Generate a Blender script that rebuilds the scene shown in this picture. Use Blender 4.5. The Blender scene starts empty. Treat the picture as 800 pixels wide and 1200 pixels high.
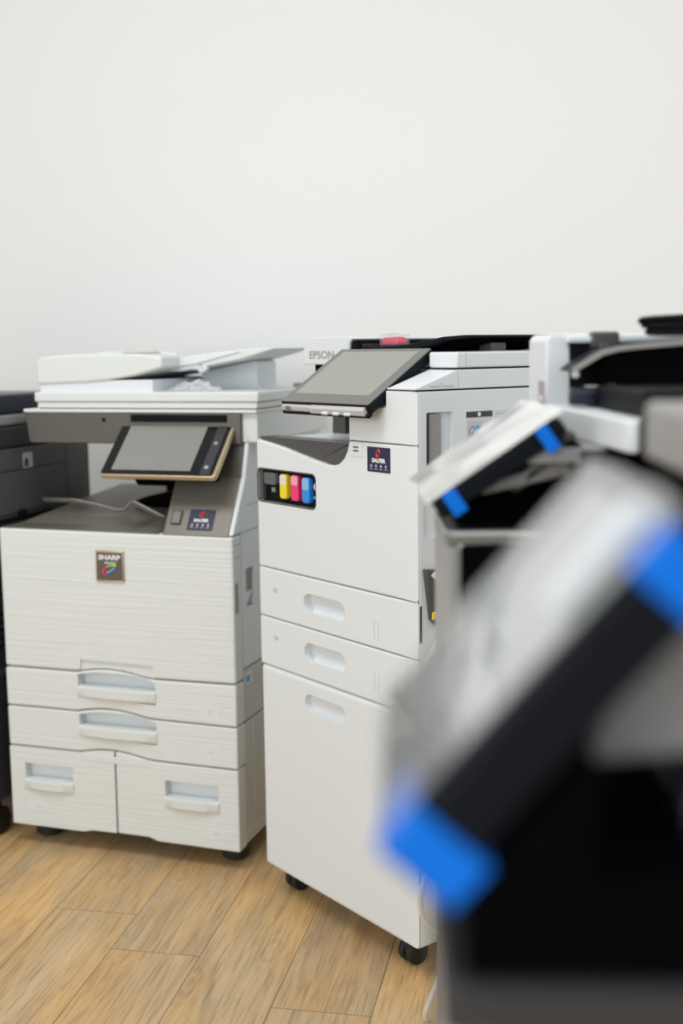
import bpy, bmesh, math, random
from mathutils import Vector, Matrix, Euler, noise
random.seed(7)
C = bpy.context.scene.collection
PI = math.pi

# ------------------------------------------------------------------ materials
def mat(name, col, rough=.45, metal=0., spec=.5, coat=0., bump=None, alpha=1., trans=0., emit=None):
    m = bpy.data.materials.new(name); m.use_nodes = True
    nt = m.node_tree; b = nt.nodes['Principled BSDF']
    b.inputs['Base Color'].default_value = (*col, 1); b.inputs['Roughness'].default_value = rough
    b.inputs['Metallic'].default_value = metal; b.inputs['Specular IOR Level'].default_value = spec
    b.inputs['Coat Weight'].default_value = coat; b.inputs['Coat Roughness'].default_value = .08
    b.inputs['Alpha'].default_value = alpha; b.inputs['Transmission Weight'].default_value = trans
    # faint grain, so that every plastic has a procedural surface of its own
    tc = nt.nodes.new('ShaderNodeTexCoord'); n = nt.nodes.new('ShaderNodeTexNoise')
    bp = nt.nodes.new('ShaderNodeBump')
    if bump is None: bump = (900., .04, .0002, None)
    n.inputs['Scale'].default_value = bump[0]; bp.inputs['Strength'].default_value = bump[1]
    bp.inputs['Distance'].default_value = bump[2]
    if bump[3]:
        mp = nt.nodes.new('ShaderNodeMapping'); mp.inputs['Scale'].default_value = bump[3]
        nt.links.new(tc.outputs['Object'], mp.inputs['Vector']); nt.links.new(mp.outputs['Vector'], n.inputs['Vector'])
    else:
        nt.links.new(tc.outputs['Object'], n.inputs['Vector'])
    nt.links.new(n.outputs['Fac'], bp.inputs['Height']); nt.links.new(bp.outputs['Normal'], b.inputs['Normal'])
    return m

M = dict(
 cream=mat('cream plastic', (.70,.735,.725), .42),
 cream_line=mat('cream plastic with moulded lines', (.70,.735,.725), .42, bump=(1., .4, .0042, (2.2, 2.2, 130.))),
 cool=mat('cool white plastic', (.73,.775,.80), .4),
 white=mat('white plastic', (.735,.775,.79), .42),
 beige=mat('beige side plastic', (.60,.58,.52), .5),
 bronze=mat('bronze grey plastic', (.125,.115,.10), .38, metal=.35),
 bronze_light=mat('light bronze plastic', (.20,.186,.158), .38, metal=.4),
 gold=mat('gold rim', (.56,.45,.30), .32, metal=.6),
 olive=mat('dark olive plastic', (.19,.172,.135), .42),
 black=mat('black plastic', (.005,.005,.006), .55, spec=.12),
 satin=mat('satin black plastic', (.006,.008,.012), .45, spec=.12),
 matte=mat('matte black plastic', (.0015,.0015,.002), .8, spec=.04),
 gloss=mat('black glass', (.006,.006,.006), .12, spec=.3),
 rubber=mat('black rubber', (.012,.012,.013), .6),
 lcd=mat('unlit display with painted reflection', (.24,.25,.225), .22, bump=(14., .05, .001, None)),  # grey of the reflected room is mixed into the base colour
 lcd2=mat('unlit grey display with painted reflection', (.30,.30,.265), .25),  # base greyed to stand in for reflected wall and glass haze
 bezel=mat('dark bezel with painted reflection', (.15,.147,.135), .25),  # dark glass painted grey, as if mirroring the bright room
 grey=mat('grey plastic', (.20,.195,.185), .4),
 grey_dark=mat('dark grey plastic', (.075,.072,.068), .35),
 grey_mid=mat('mid grey plastic', (.30,.30,.295), .45),
 grey_light=mat('light grey plastic', (.52,.52,.51), .4),
 charcoal=mat('charcoal machine plastic', (.11,.108,.105), .45),
 charcoal_dark=mat('dark charcoal plastic', (.035,.036,.042), .4),
 midnight=mat('midnight blue plastic', (.012,.018,.035), .35),
 yellow=mat('yellow ink', (.85,.70,.01), .3), magenta=mat('magenta ink', (.83,.035,.17), .3),
 cyan=mat('cyan ink', (.02,.25,.78), .3), ink_pale=mat('pale tank plastic', (.75,.72,.62), .3),
 pink_pale=mat('pale pink tank plastic', (.85,.35,.45), .3), cyan_pale=mat('pale cyan tank plastic', (.22,.5,.8), .3),
 ink_black=mat('smoky tank plastic', (.11,.115,.125), .25),
 navy=mat('navy sticker', (.012,.016,.055), .4), red=mat('red print', (.75,.05,.04), .4),
 print_white=mat('white print', (.8,.8,.8), .5), print_grey=mat('grey print', (.33,.33,.33), .5),
 print_pale=mat('pale grey print', (.55,.56,.58), .5), paper=mat('white paper label', (.70,.75,.77), .6),
 print_dark=mat('dark print', (.05,.05,.05), .5), print_blue=mat('blue print', (.1,.38,.7), .5),
 green=mat('green print', (.25,.55,.08), .4), mauve=mat('mauve label', (.42,.33,.38), .5),
 blue=mat('blue tape', (.0,.18,.80), .45, spec=.25),
 silver=mat('silver', (.6,.58,.53), .25, metal=.9),
 cable=mat('white cable', (.68,.68,.64), .5),
 lilac=mat('pale label', (.66,.66,.69), .5),
)

def film_mat(name, col, alpha, rough, coat=.6, wav=.04):
    m = mat(name, col, rough, alpha=alpha, spec=.7, coat=coat, bump=(9., wav, .002, None))
    return m
M['screen_pale'] = mat('pale display with painted reflection', (.42,.43,.43), .04, spec=.8, coat=.5)  # pale base paints the wall's reflection seen under the film
M['grey_tray'] = mat('charcoal tray plastic', (.05,.05,.05), .45, spec=.25)
M['film'] = film_mat('milky protective film', (.86,.87,.86), .93, .12)
M['film_taut'] = film_mat('taut glossy film', (.78,.80,.80), .48, .02, 1., .015)
M['bag'] = film_mat('clear crumpled film', (.75,.76,.77), .45, .12)
M['clear'] = film_mat('clear case plastic', (.75,.75,.76), .14, .06)

def floor_mat():
    m = bpy.data.materials.new('oak planks'); m.use_nodes = True
    nt = m.node_tree; b = nt.nodes['Principled BSDF']; L = nt.links.new; N = nt.nodes.new
    tc = N('ShaderNodeTexCoord')
    mp = N('ShaderNodeMapping'); mp.vector_type = 'POINT'
    # plank length runs 79 degrees from x
    mp.inputs['Rotation'].default_value = (0, 0, -math.radians(79))
    L(tc.outputs['Object'], mp.inputs['Vector'])
    s0 = N('ShaderNodeSeparateXYZ'); L(mp.outputs['Vector'], s0.inputs[0])
    def math_(op, a, b_=None, c=None):
        n = N('ShaderNodeMath'); n.operation = op
        for k, x in enumerate((a, b_, c)):
            if x is None: continue
            if isinstance(x, (int, float)): n.inputs[k].default_value = x
            else: L(x, n.inputs[k])
        return n.outputs[0]
    across = math_('MULTIPLY_ADD', s0.outputs[1], -1., 1.115)
    row = math_('FLOOR', math_('DIVIDE', across, .19))
    sh = math_('MULTIPLY', row, math_('MULTIPLY_ADD', row, math_('MULTIPLY_ADD', row, -.3797, 1.543), -1.3173))   # stagger of the plank ends
    along = math_('SUBTRACT', math_('SUBTRACT', s0.outputs[0], 2.369), sh)
    cmb = N('ShaderNodeCombineXYZ'); L(along, cmb.inputs[0]); L(across, cmb.inputs[1])
    br = N('ShaderNodeTexBrick'); br.offset = 0.; br.offset_frequency = 2; br.squash = 1
    br.inputs['Scale'].default_value = 1; br.inputs['Brick Width'].default_value = 1.25
    br.inputs['Row Height'].default_value = .19; br.inputs['Mortar Size'].default_value = .0009
    br.inputs['Mortar Smooth'].default_value = .3; br.inputs['Bias'].default_value = 0
    br.inputs['Color1'].default_value = (0,0,0,1); br.inputs['Color2'].default_value = (1,1,1,1)
    L(cmb.outputs[0], br.inputs['Vector'])
    mp = cmb
    # per plank shift of the grain
    sep = N('ShaderNodeSeparateXYZ'); L(mp.outputs[0], sep.inputs[0])
    mul = N('ShaderNodeMath'); mul.operation = 'MULTIPLY'; mul.inputs[1].default_value = 37.
    L(br.outputs['Color'], mul.inputs[0])
    com = N('ShaderNodeCombineXYZ'); L(sep.outputs[0], com.inputs[0]); L(sep.outputs[1], com.inputs[1]); L(mul.outputs[0], com.inputs[2])
    g1 = N('ShaderNodeMapping'); g1.inputs['Scale'].default_value = (2.2, 20, 1); L(com.outputs[0], g1.inputs['Vector'])
    n1 = N('ShaderNodeTexNoise'); n1.inputs['Scale'].default_value = 1.0; n1.inputs['Detail'].default_value = 7; n1.inputs['Roughness'].default_value = .62; n1.inputs['Distortion'].default_value = 1.1
    L(g1.outputs[0], n1.inputs['Vector'])
    g2 = N('ShaderNodeMapping'); g2.inputs['Scale'].default_value = (9, 230, 1); L(com.outputs[0], g2.inputs['Vector'])
    n2 = N('ShaderNodeTexNoise'); n2.inputs['Scale'].default_value = 1.0; n2.inputs['Detail'].default_value = 4
    L(g2.outputs[0], n2.inputs['Vector'])
    g3 = N('ShaderNodeMapping'); g3.inputs['Scale'].default_value = (2.6, 7, 1); L(com.outputs[0], g3.inputs['Vector'])
    n3 = N('ShaderNodeTexNoise'); n3.inputs['Scale'].default_value = 1.0; n3.inputs['Detail'].default_value = 2
    L(g3.outputs[0], n3.inputs['Vector'])
    r1 = N('ShaderNodeValToRGB'); e = r1.color_ramp.elements
    e[0].position = .30; e[0].color = (.42,.30,.175,1); e[1].position = .72; e[1].color = (.68,.49,.275,1)
    x = r1.color_ramp.elements.new(.5); x.color = (.58,.41,.225,1)
    L(n1.outputs['Fac'], r1.inputs['Fac'])
    # darker streaks
    r2 = N('ShaderNodeValToRGB'); e = r2.color_ramp.elements
    e[0].position = .36; e[0].color = (.66,.62,.56,1); e[1].position = .50; e[1].color = (1,1,1,1)
    L(n2.outputs['Fac'], r2.inputs['Fac'])
    m1 = N('ShaderNodeMix'); m1.data_type = 'RGBA'; m1.blend_type = 'MULTIPLY'; m1.inputs[0].default_value = .75
    L(r1.outputs['Color'], m1.inputs[6]); L(r2.outputs['Color'], m1.inputs[7])
    # greyish patches inside a plank and tone per plank
    r3 = N('ShaderNodeValToRGB'); e = r3.color_ramp.elements
    e[0].position = .35; e[0].color = (.93,.97,1.02,1); e[1].position = .68; e[1].color = (1.12,1.0,.80,1)
    L(n3.outputs['Fac'], r3.inputs['Fac'])
    m2 = N('ShaderNodeMix'); m2.data_type = 'RGBA'; m2.blend_type = 'MULTIPLY'; m2.inputs[0].default_value = 1
    L(m1.outputs[2], m2.inputs[6]); L(r3.outputs['Color'], m2.inputs[7])
    r4 = N('ShaderNodeValToRGB'); e = r4.color_ramp.elements
    e[0].color = (.90,.90,.92,1); e[1].color = (1.12,1.08,1.0,1)
    L(br.outputs['Color'], r4.inputs['Fac'])
    m3 = N('ShaderNodeMix'); m3.data_type = 'RGBA'; m3.blend_type = 'MULTIPLY'; m3.inputs[0].default_value = 1
    L(m2.outputs[2], m3.inputs[6]); L(r4.outputs['Color'], m3.inputs[7])
    # knots
    g4 = N('ShaderNodeMapping'); g4.inputs['Scale'].default_value = (2.6, 7.5, 1); L(com.outputs[0], g4.inputs['Vector'])
    vo = N('ShaderNodeTexVoronoi'); vo.inputs['Scale'].default_value = 1.0; L(g4.outputs[0], vo.inputs['Vector'])
    sn = N('ShaderNodeMath'); sn.operation = 'MULTIPLY'; sn.inputs[1].default_value = 62; L(vo.outputs['Distance'], sn.inputs[0])
    si = N('ShaderNodeMath'); si.operation = 'SINE'; L(sn.outputs[0], si.inputs[0])
    r5 = N('ShaderNodeValToRGB'); e = r5.color_ramp.elements
    e[0].position = .05; e[0].color = (1,1,1,1); e[1].position = .30; e[1].color = (0,0,0,1)
    L(vo.outputs['Distance'], r5.inputs['Fac'])
    kk = N('ShaderNodeMath'); kk.operation = 'MULTIPLY_ADD'; kk.inputs[1].default_value = -.10; kk.inputs[2].default_value = .90; L(si.outputs[0], kk.inputs[0])
    m5 = N('ShaderNodeMix'); m5.data_type = 'RGBA'; m5.blend_type = 'MULTIPLY'
    L(r5.outputs['Color'], m5.inputs[0]); L(m3.outputs[2], m5.inputs[6]); L(kk.outputs[0], m5.inputs[7])
    m4 = N('ShaderNodeMix'); m4.data_type = 'RGBA'; m4.inputs[7].default_value = (.10,.055,.025,1)
    L(br.outputs['Fac'], m4.inputs[0]); L(m5.outputs[2], m4.inputs[6])
    L(m4.outputs[2], b.inputs['Base Color'])
    b.inputs['Roughness'].default_value = .5
    bp = N('ShaderNodeBump'); bp.inputs['Strength'].default_value = .15; bp.inputs['Distance'].default_value = .001
    L(n2.outputs['Fac'], bp.inputs['Height']); L(bp.outputs['Normal'], b.inputs['Normal'])
    return m

def wall_mat():
    m = mat('painted plaster', (.865,.87,.85), .85, spec=.2, bump=(160., .08, .001, None))
    return m

# ------------------------------------------------------------------ mesh helpers
def finish(bm, name, m):
    bmesh.ops.recalc_face_normals(bm, faces=bm.faces)
    me = bpy.data.meshes.new(name); bm.to_mesh(me); bm.free()
    me.set_sharp_from_angle(angle=math.radians(32))
    for p in me.polygons: p.use_smooth = p.area < 3e-4
    me.materials.append(M[m] if isinstance(m, str) else m)
    return me

def obj(name, bm, m, parent=None, loc=None, rot=None, label=None):
    o = bpy.data.objects.new(name, finish(bm, name, m)); C.objects.link(o)
    if parent: o.parent = parent
    if loc: o.location = loc
    if rot: o.rotation_euler = rot
    if label: o['label'] = label
    return o

def prism(pts, axis, a0, a1, b=.003, seg=2):
    """polygon extruded along an axis: 'v' takes (u,z), 'u' takes (v,z), 'z' takes (u,v)"""
    f = {'v': lambda p, a: (p[0], a, p[1]), 'u': lambda p, a: (a, p[0], p[1]), 'z': lambda p, a: (p[0], p[1], a)}[axis]
    bm = bmesh.new(); n = len(pts)
    A = [bm.verts.new(f(p, a0)) for p in pts]; B = [bm.verts.new(f(p, a1)) for p in pts]
    bm.faces.new(A); bm.faces.new(B[::-1])
    for i in range(n): bm.faces.new((A[i], B[i], B[(i+1) % n], A[(i+1) % n]))
    bmesh.ops.recalc_face_normals(bm, faces=bm.faces)
    if b:
        es = [e for e in bm.edges if len(e.link_faces) == 2 and e.calc_face_angle(0) > .6]
        bmesh.ops.bevel(bm, geom=es, offset=b, segments=seg, profile=.5, affect='EDGES', clamp_overlap=True)
    return bm

def box(u0, u1, v0, v1, z0, z1, b=.003, seg=2):
    return prism([(u0, v0), (u1, v0), (u1, v1), (u0, v1)], 'z', z0, z1, b, seg)

def rrect(x0, x1, y0, y1, r, n=6):
    P = []
    for cx, cy, a in ((x1-r, y1-r, 0), (x0+r, y1-r, 90), (x0+r, y0+r, 180), (x1-r, y0+r, 270)):
        for i in range(n+1):
            t = math.radians(a + 90*i/n); P.append((cx + r*math.cos(t), cy + r*math.sin(t)))
    return P

def cyl(c, r, h, axis='z', n=32, b=.0015, seg=2):
    P = [(r*math.cos(2*PI*i/n), r*math.sin(2*PI*i/n)) for i in range(n)]
    bm = prism(P, 'z', -h/2, h/2, b, seg)
    R = {'z': Matrix.Identity(4), 'x': Matrix.Rotation(PI/2, 4, 'Y'), 'y': Matrix.Rotation(PI/2, 4, 'X')}[axis]
    bm.transform(Matrix.Translation(c) @ R); return bm

def tube(path, r, n=10, closed=False):
    bm = bmesh.new(); P = [Vector(p) for p in path]; rings = []; N = len(P)
    up = Vector((0, 0, 1)); prev = None
    for i, p in enumerate(P):
        if closed: t = P[(i+1) % N] - P[i-1]
        else: t = P[min(i+1, N-1)] - P[max(i-1, 0)]
        t.normalize()
        x = prev - t*prev.dot(t) if prev else (up.cross(t) if abs(t.dot(up)) < .95 else Vector((1,0,0)).cross(t))
        x.normalize(); prev = x; y = t.cross(x)
        rings.append([bm.verts.new(p + x*r*math.cos(2*PI*k/n) + y*r*math.sin(2*PI*k/n)) for k in range(n)])
    for i in range(N if closed else N-1):
        a, b = rings[i], rings[(i+1) % N]
        for k in range(n): bm.faces.new((a[k], a[(k+1) % n], b[(k+1) % n], b[k]))
    if not closed: bm.faces.new(rings[0][::-1]); bm.faces.new(rings[-1])
    return bm

def add(a, *more):
    for b in more:
        me = bpy.data.meshes.new('t'); b.to_mesh(me); b.free(); a.from_mesh(me); bpy.data.meshes.remove(me)
    return a

def cut(o, *cutters):
    """carve recesses into a part"""
    for bm in cutters:
        bmesh.ops.recalc_face_normals(bm, faces=bm.faces)
        me = bpy.data.meshes.new('k'); bm.to_mesh(me); bm.free()
        k = bpy.data.objects.new('k', me); C.objects.link(k)
        k.matrix_world = Matrix.Identity(4)
        src = bpy.data.objects.new('s', o.data); C.objects.link(src)
        md = src.modifiers.new('b', 'BOOLEAN'); md.operation = 'DIFFERENCE'; md.solver = 'EXACT'; md.object = k
        dg = bpy.context.evaluated_depsgraph_get(); dg.update()
        new = bpy.data.meshes.new_from_object(src.evaluated_get(dg))
        bpy.data.objects.remove(k); bpy.data.objects.remove(src)
        nm = o.data.name; old = o.data; o.data = new; bpy.data.meshes.remove(old); new.name = nm
        new.set_sharp_from_angle(angle=math.radians(32))
        for p in new.polygons: p.use_smooth = p.area < 3e-4
    return o

FR = (PI/2, 0, 0)            # lettering on a face that looks along -v
SIDE = (PI/2, 0, PI/2)       # lettering on a face that looks along +u
def text(name, s, m, parent, loc, size, rot=FR, width=None, bold=0., align='CENTER'):
    cu = bpy.data.curves.new('t', 'FONT'); cu.body = s; cu.size = size; cu.extrude = .0002; cu.offset = bold
    cu.align_x = align; cu.align_y = 'CENTER'; cu.resolution_u = 3
    t = bpy.data.objects.new('t', cu); C.objects.link(t)
    dg = bpy.context.evaluated_depsgraph_get(); dg.update()
    me = bpy.data.meshes.new_from_object(t.evaluated_get(dg)); bpy.data.objects.remove(t)
    if width:
        xs = [v.co.x for v in me.vertices]; k = width/(max(xs)-min(xs))
        for v in me.vertices: v.co.x *= k
    me.materials.clear(); me.materials.append(M[m]); me.name = name
    o = bpy.data.objects.new(name, me); C.objects.link(o); o.parent = parent
    o.location = loc; o.rotation_euler = rot
    return o

def thing(name, label, cat, loc, yaw=0, group=None):
    o = bpy.data.objects.new(name, None); C.objects.link(o)
    o.location = loc; o.rotation_euler = (0, 0, yaw); o['label'] = label; o['category'] = cat
    o.empty_display_size = .05
    if group: o['group'] = group
    return o

def tag(o, label, cat, group=None):
    o['label'] = label; o['category'] = cat
    if group: o['group'] = group
    return o

def caster(parent, u, v, h, r=.026):
    c = obj('caster', add(box(u-.016, u+.016, v-.02, v+.02, h-.012, h+.004, .003), box(u-.013, u+.013, v-.014, v+.014, r, h-.01, .004)), 'rubber', parent)
    obj('wheel', add(cyl((u-.011, v+.006, r), r, .016, 'x', 24, .003), cyl((u+.011, v+.006, r), r, .016, 'x', 24, .003)), 'rubber', c)
    return c

def company_sticker(parent, u0, z0, w, h, v=-.0004, tilt=None):
    """navy sticker: red mark, white name, four small icons; built in its own plane"""
    s = obj('sticker', prism(rrect(0, w, 0, h, .0015, 3), 'v', -.0006, 0, 0), 'navy', parent, loc=(u0, v, z0), rot=tilt)
    k = w
    # red mark made of two hooked strokes
    cx, cz, r = w*.5, h*.76, w*.085
    for a in (0, PI):
        P = [(cx + r*.62*math.cos(t+a) + (.25*r if a == 0 else -.25*r), -.0012, cz + r*.75*math.sin(t+a) + (.35*r if a == 0 else -.35*r)) for t in [(-.5 + 3.6*i/10) for i in range(11)]]
        obj('mark', tube(P, w*.028, 6), 'red', s)
    text('lettering', 'SALFER', 'print_white', s, (w*.5, -.0009, h*.46), w*.155, width=w*.60, bold=w*.008)
    for i in range(4):
        x = w*(.18 + .213*i)
        obj('icon', add(box(x-w*.035, x+w*.035, -.001, -.0006, h*.2, h*.27, 0), box(x-w*.02, x+w*.02, -.001, -.0006, h*.28, h*.31, 0)), 'print_pale', s)
        obj('caption', box(x-w*.06, x+w*.06, -.001, -.0006, h*.11, h*.135, 0), 'print_pale', s)
    return s

# ------------------------------------------------------------------ setting
YS = math.radians(-18.416)
So = Vector((-.82906, 2.898, 0)); SU = Vector((math.cos(YS), math.sin(YS), 0)); SV = Vector((-math.sin(YS), math.cos(YS), 0))
def structure(name, bm, m, loc=(0,0,0), rot=(0,0,0)):
    o = obj(name, bm, m, None, loc, rot); o['kind'] = 'structure'; return o
structure('floor', box(-4, 5, -4, 5.4, -.05, 0, 0), floor_mat())
wall_c = So + SV*.86
structure('wall_back', box(-4.5, 6.5, 0, .12, 0, 3.2, 0), wall_mat(), tuple(wall_c), (0, 0, YS))
bb = mat('white skirting', (.8,.8,.78), .4)
structure('baseboard_back', box(-4.5, 6.5, -.014, 0, 0, .08, .003), bb, tuple(wall_c), (0, 0, YS))

# ================================================================== cream printer with tilted screen (second machine from the left)
S = thing('multifunction_printer', 'cream office printer with bronze panel, two wide drawers and low double doors', 'printer', tuple(So), YS, 'office printers in the row')

def arc_edge(z, up=.012, dn=-.004, u0=.196, u1=.41, n=14):
    P = []
    for i in range(n+1):
        t = i/n; u = u0 + (u1-u0)*t
        P.append((u, z + up*math.sin(PI*min(1, t*1.12))**1. * (1-.25*t) + dn*t))
    return P
def seam(z_l, z_r, u0=0., u1=.613, up=.014):
    """a horizontal seam that arches over the drawer grip"""
    a = arc_edge(z_l, up)
    return [(u0, z_l)] + a + [(u1, z_r)]
G = .0016
def panel_between(lo, hi, v0, v1, b=.004):
    return prism(lo + hi[::-1], 'v', v0, v1, b)
up_ = lambda P, d: [(p[0], p[1]+d) for p in P]
s1, s2, s3 = seam(.456, .454), seam(.358, .352), seam(.256, .250)
# core of the machine
obj('chassis', box(.006, .600, .03, .62, .075, .79, .004), 'grey_light', S)
fc = obj('front_cover', panel_between(up_(s1, G), [(0, .800), (.613, .798)], 0, .05, .006), 'cream_line', S)
cut(fc, prism([(.2,.4),(.408,.4),(.402,.484),(.21,.487)], 'v', -.01, .006, 0))
b_ = obj('badge', prism(rrect(.264, .337, .682, .755, .002, 3), 'v', -.004, .001, .001), 'bronze', S)
obj('badge_rim', add(box(.264, .337, -.0048, -.003, .7505, .7555, .0006), box(.264, .337, -.0048, -.003, .6815, .685, .0006), box(.264, .2665, -.0048, -.003, .682, .755, .0006), box(.3345, .337, -.0048, -.003, .682, .755, .0006)), 'gold', b_)
text('lettering', 'SHARP', 'print_white', b_, (.3, -.0042, .739), .0155, width=.058, bold=.0006)
obj('model_line', add(*[box(.288+.0075*i, .2935+.0075*i, -.0046, -.0039, .7240, .7290, 0) for i in range(4)]), 'print_pale', b_)
def swoosh(pts, m, r):
    obj('swoosh', tube([(p[0], -.0046, p[1]) for p in pts], r, 6), m, b_)
swoosh([(.284,.702),(.287,.711),(.295,.717)], 'red', .0036)
swoosh([(.289,.712),(.300,.720),(.313,.7205)], 'green', .0028)
swoosh([(.309,.7205),(.318,.721)], 'yellow', .0026)
swoosh([(.294,.703),(.304,.707),(.314,.715)], 'print_blue', .0034)
swoosh([(.285,.699),(.292,.7)], 'magenta', .002)

def drawer_handle(parent, u0, u1, zt, zb, v=0., bulge=.012):
    """bowed grip bar: lower edge sags, front face bulges"""
    bm = bmesh.new(); n = 14; rows = []
    for i in range(n+1):
        t = i/n; u = u0 + (u1-u0)*t; q = 1-(2*t-1)**2
        d = bulge*(.35+.65*q); sag = .0015*q
        sec = [(.02, zt), (-d*.45+.003, zt+.0005), (-d, zt-.004), (-d*.95, zb+.006-sag), (-d*.4, zb-sag), (.02, zb-sag)]
        rows.append([bm.verts.new((u, v+s[0], s[1])) for s in sec])
    for i in range(n):
        a, b = rows[i], rows[i+1]; k = len(a)
        for j in range(k): bm.faces.new((a[j], a[(j+1) % k], b[(j+1) % k], b[j]))
    bm.faces.new(rows[0][::-1]); bm.faces.new(rows[-1])
    return obj('handle', bm, 'cream', parent)

def drawer(lo, hi, z_top, tagtext):
    d = obj('drawer', panel_between(up_(lo, G), up_(hi, -G), 0, .05, .004), 'cream_line', S)
    cut(d, prism([(.200, z_top-.062), (.406, z_top-.066), (.406, z_top-.012), (.38, z_top-.004), (.33, z_top+.003), (.25, z_top+.002), (.200, z_top-.006)], 'v', -.02, .032, 0))
    obj('grip_recess', box(.2, .406, .028, .034, z_top-.064, z_top+.002, 0), 'cool', d)
    drawer_handle(d, .199, .407, z_top-.034, z_top-.062)
    l = obj('size_label', box(.522, .57, -.0006, .0008, z_top-.082, z_top-.057, 0), 'paper', d)
    text('lettering', tagtext, 'print_pale', l, (.546, -.0008, z_top-.070), .012)
    return d
drawer(s2, s1, .456, 'A3')
drawer(s3, s2, .358, 'A3')
# pair of low doors
dl = [(u, z) for u, z in s3 if u <= .29] + [(.29, .268)]
dr = [(.294, .268)] + [(u, z) for u, z in s3 if u > .294]
low = lambda a, b: [(a, .052), (b, .052)]
d1 = obj('door', prism([(0,.054),(.2,.054),(.225,.060),(.2895,.060)] + up_(dl, -G)[::-1], 'v', 0, .045, .004), 'cream_line', S)
d2 = obj('door', prism([(.2935,.060),(.375,.060),(.40,.052),(.613,.050)] + up_(dr, -G)[::-1], 'v', 0, .045, .004), 'cream_line', S)
for d, a, b, zt, lab, lu, lz in ((d1, .042, .176, .215, 'A4', .075, .105), (d2, .424, .562, .208, 'A4', .555, .088)):
    cut(d, prism([(a, zt-.062), (b, zt-.062), (b, zt), (a, zt)], 'v', -.02, .030, 0))
    obj('grip_recess', box(a, b, .026, .032, zt-.062, zt, 0), 'cool', d)
    drawer_handle(d, a-.001, b+.001, zt-.040, zt-.068)
    l = obj('size_label', box(lu-.024, lu+.024, -.0006, .0008, lz-.012, lz+.012, 0), 'paper', d)
    text('lettering', lab, 'print_pale', l, (lu, -.0008, lz), .012)
obj('dimple', prism(rrect(.20, .385, .235, .252, .006), 'v', -.001, .002, .001), 'cream', d2)
# sides
side = obj('side_panel', box(.600, .611, .052, .62, .478, .80, .003), 'cool', S)
cut(side, box(.596, .63, .078, .125, .618, .712, .0))
obj('side_grip', box(.592, .605, .078, .125, .655, .712, .001), 'grey_mid', side)
obj('grip_scoop', prism([(.078,.618),(.125,.650),(.125,.655),(.078,.655)], 'u', .594, .606, 0), 'cool', side)
obj('side_vent', add(*[box(.612, .6138, .009, .026, z, z+.0016, 0) for z in [.620+.0042*i for i in range(17)]]), 'print_dark', fc)
obj('side_line', box(.6125, .6138, .004, .049, .777, .7782, 0), 'print_grey', fc)
obj('side_line', box(.6125, .6138, .012, .049, .748, .7492, 0), 'print_grey', fc)
obj('lower_side_panel', add(box(.600, .611, .052, .62, .352, .474, .002)), 'beige', S)
obj('base_side_panel', add(box(.600, .611, .048, .62, .055, .348, .002), box(.609, .6125, .046, .62, .055, .085, .001), box(.609,.6125,.10,.106,.09,.345,.001)), 'beige', S)
sl = obj('side_label', box(.6105, .6118, .058, .10, .437, .465, 0), 'paper', S); obj('arrow_mark', box(.6118, .6124, .064, .085, .443, .458, 0), 'print_blue', sl)
obj('left_side_panel', box(.001, .012, .04, .62, .06, .80, .003), 'cream', S)
for u, v in ((.05, .085), (.565, .085), (.05, .56), (.565, .56)):
    f = obj('caster', add(cyl((u, v, .03), .034, .05, 'z', 24, .006), box(u-.04, u+.04, v-.03, v+.04, .04, .078, .006)), 'rubber', S)
    obj('wheel', cyl((u, v, .021), .021, .034, 'x', 20, .003), 'rubber', f)
obj('front_foot_shadow_bar', box(.03, .58, .06, .5, .05, .08, .004), 'black', S).name = 'base_shadow_plate'  # black slab paints the shade between the feet
# output tray and its paper stop
tray = obj('output_tray', prism([(.004,.8012),(.40,.8012),(.44,.797),(.44,.76),(.004,.76)], 'v', .003, .10, .002), 'bronze_light', S)
obj('tray_floor', prism([(.085,.8008),(.60,.842),(.60,.78),(.09,.78)], 'u', .008, .43, .002), 'olive', tray)
obj('stack_guide', prism([(.20,.83),(.27,.815),(.33,.80),(.43,.80),(.43,.90),(.40,.90),(.33,.862),(.24,.845)], 'v', .30, .56, .003), 'matte', tray)
obj('paper_stop', tube([(.0,.2,.846),(.09,.2,.846),(.15,.2,.837),(.21,.2,.824),(.235,.2,.826),(.255,.2,.845),(.265,.2,.845),(.36,.2,.802),(.42,.2,.775)], .0028, 8), 'silver', tray)
obj('paper_flap', prism([(.0,.843),(.09,.843),(.15,.834),(.21,.821),(.235,.823),(.255,.842),(.265,.842),(.36,.799),(.42,.772),(.42,.768),(.36,.794),(.26,.836),(.235,.818),(.21,.816),(.15,.829),(.09,.838),(0,.839)], 'v', .2025, .207, 0), 'olive', tray)
obj('paper_lever', tube([(.36,.30,.885),(.385,.30,.90),(.41,.30,.922)], .0045, 8), 'grey_light', tray)
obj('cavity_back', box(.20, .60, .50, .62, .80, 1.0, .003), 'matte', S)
obj('cavity_side', box(.43, .598, .12, .56, .80, 1.0, .003), 'matte', S)
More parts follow.
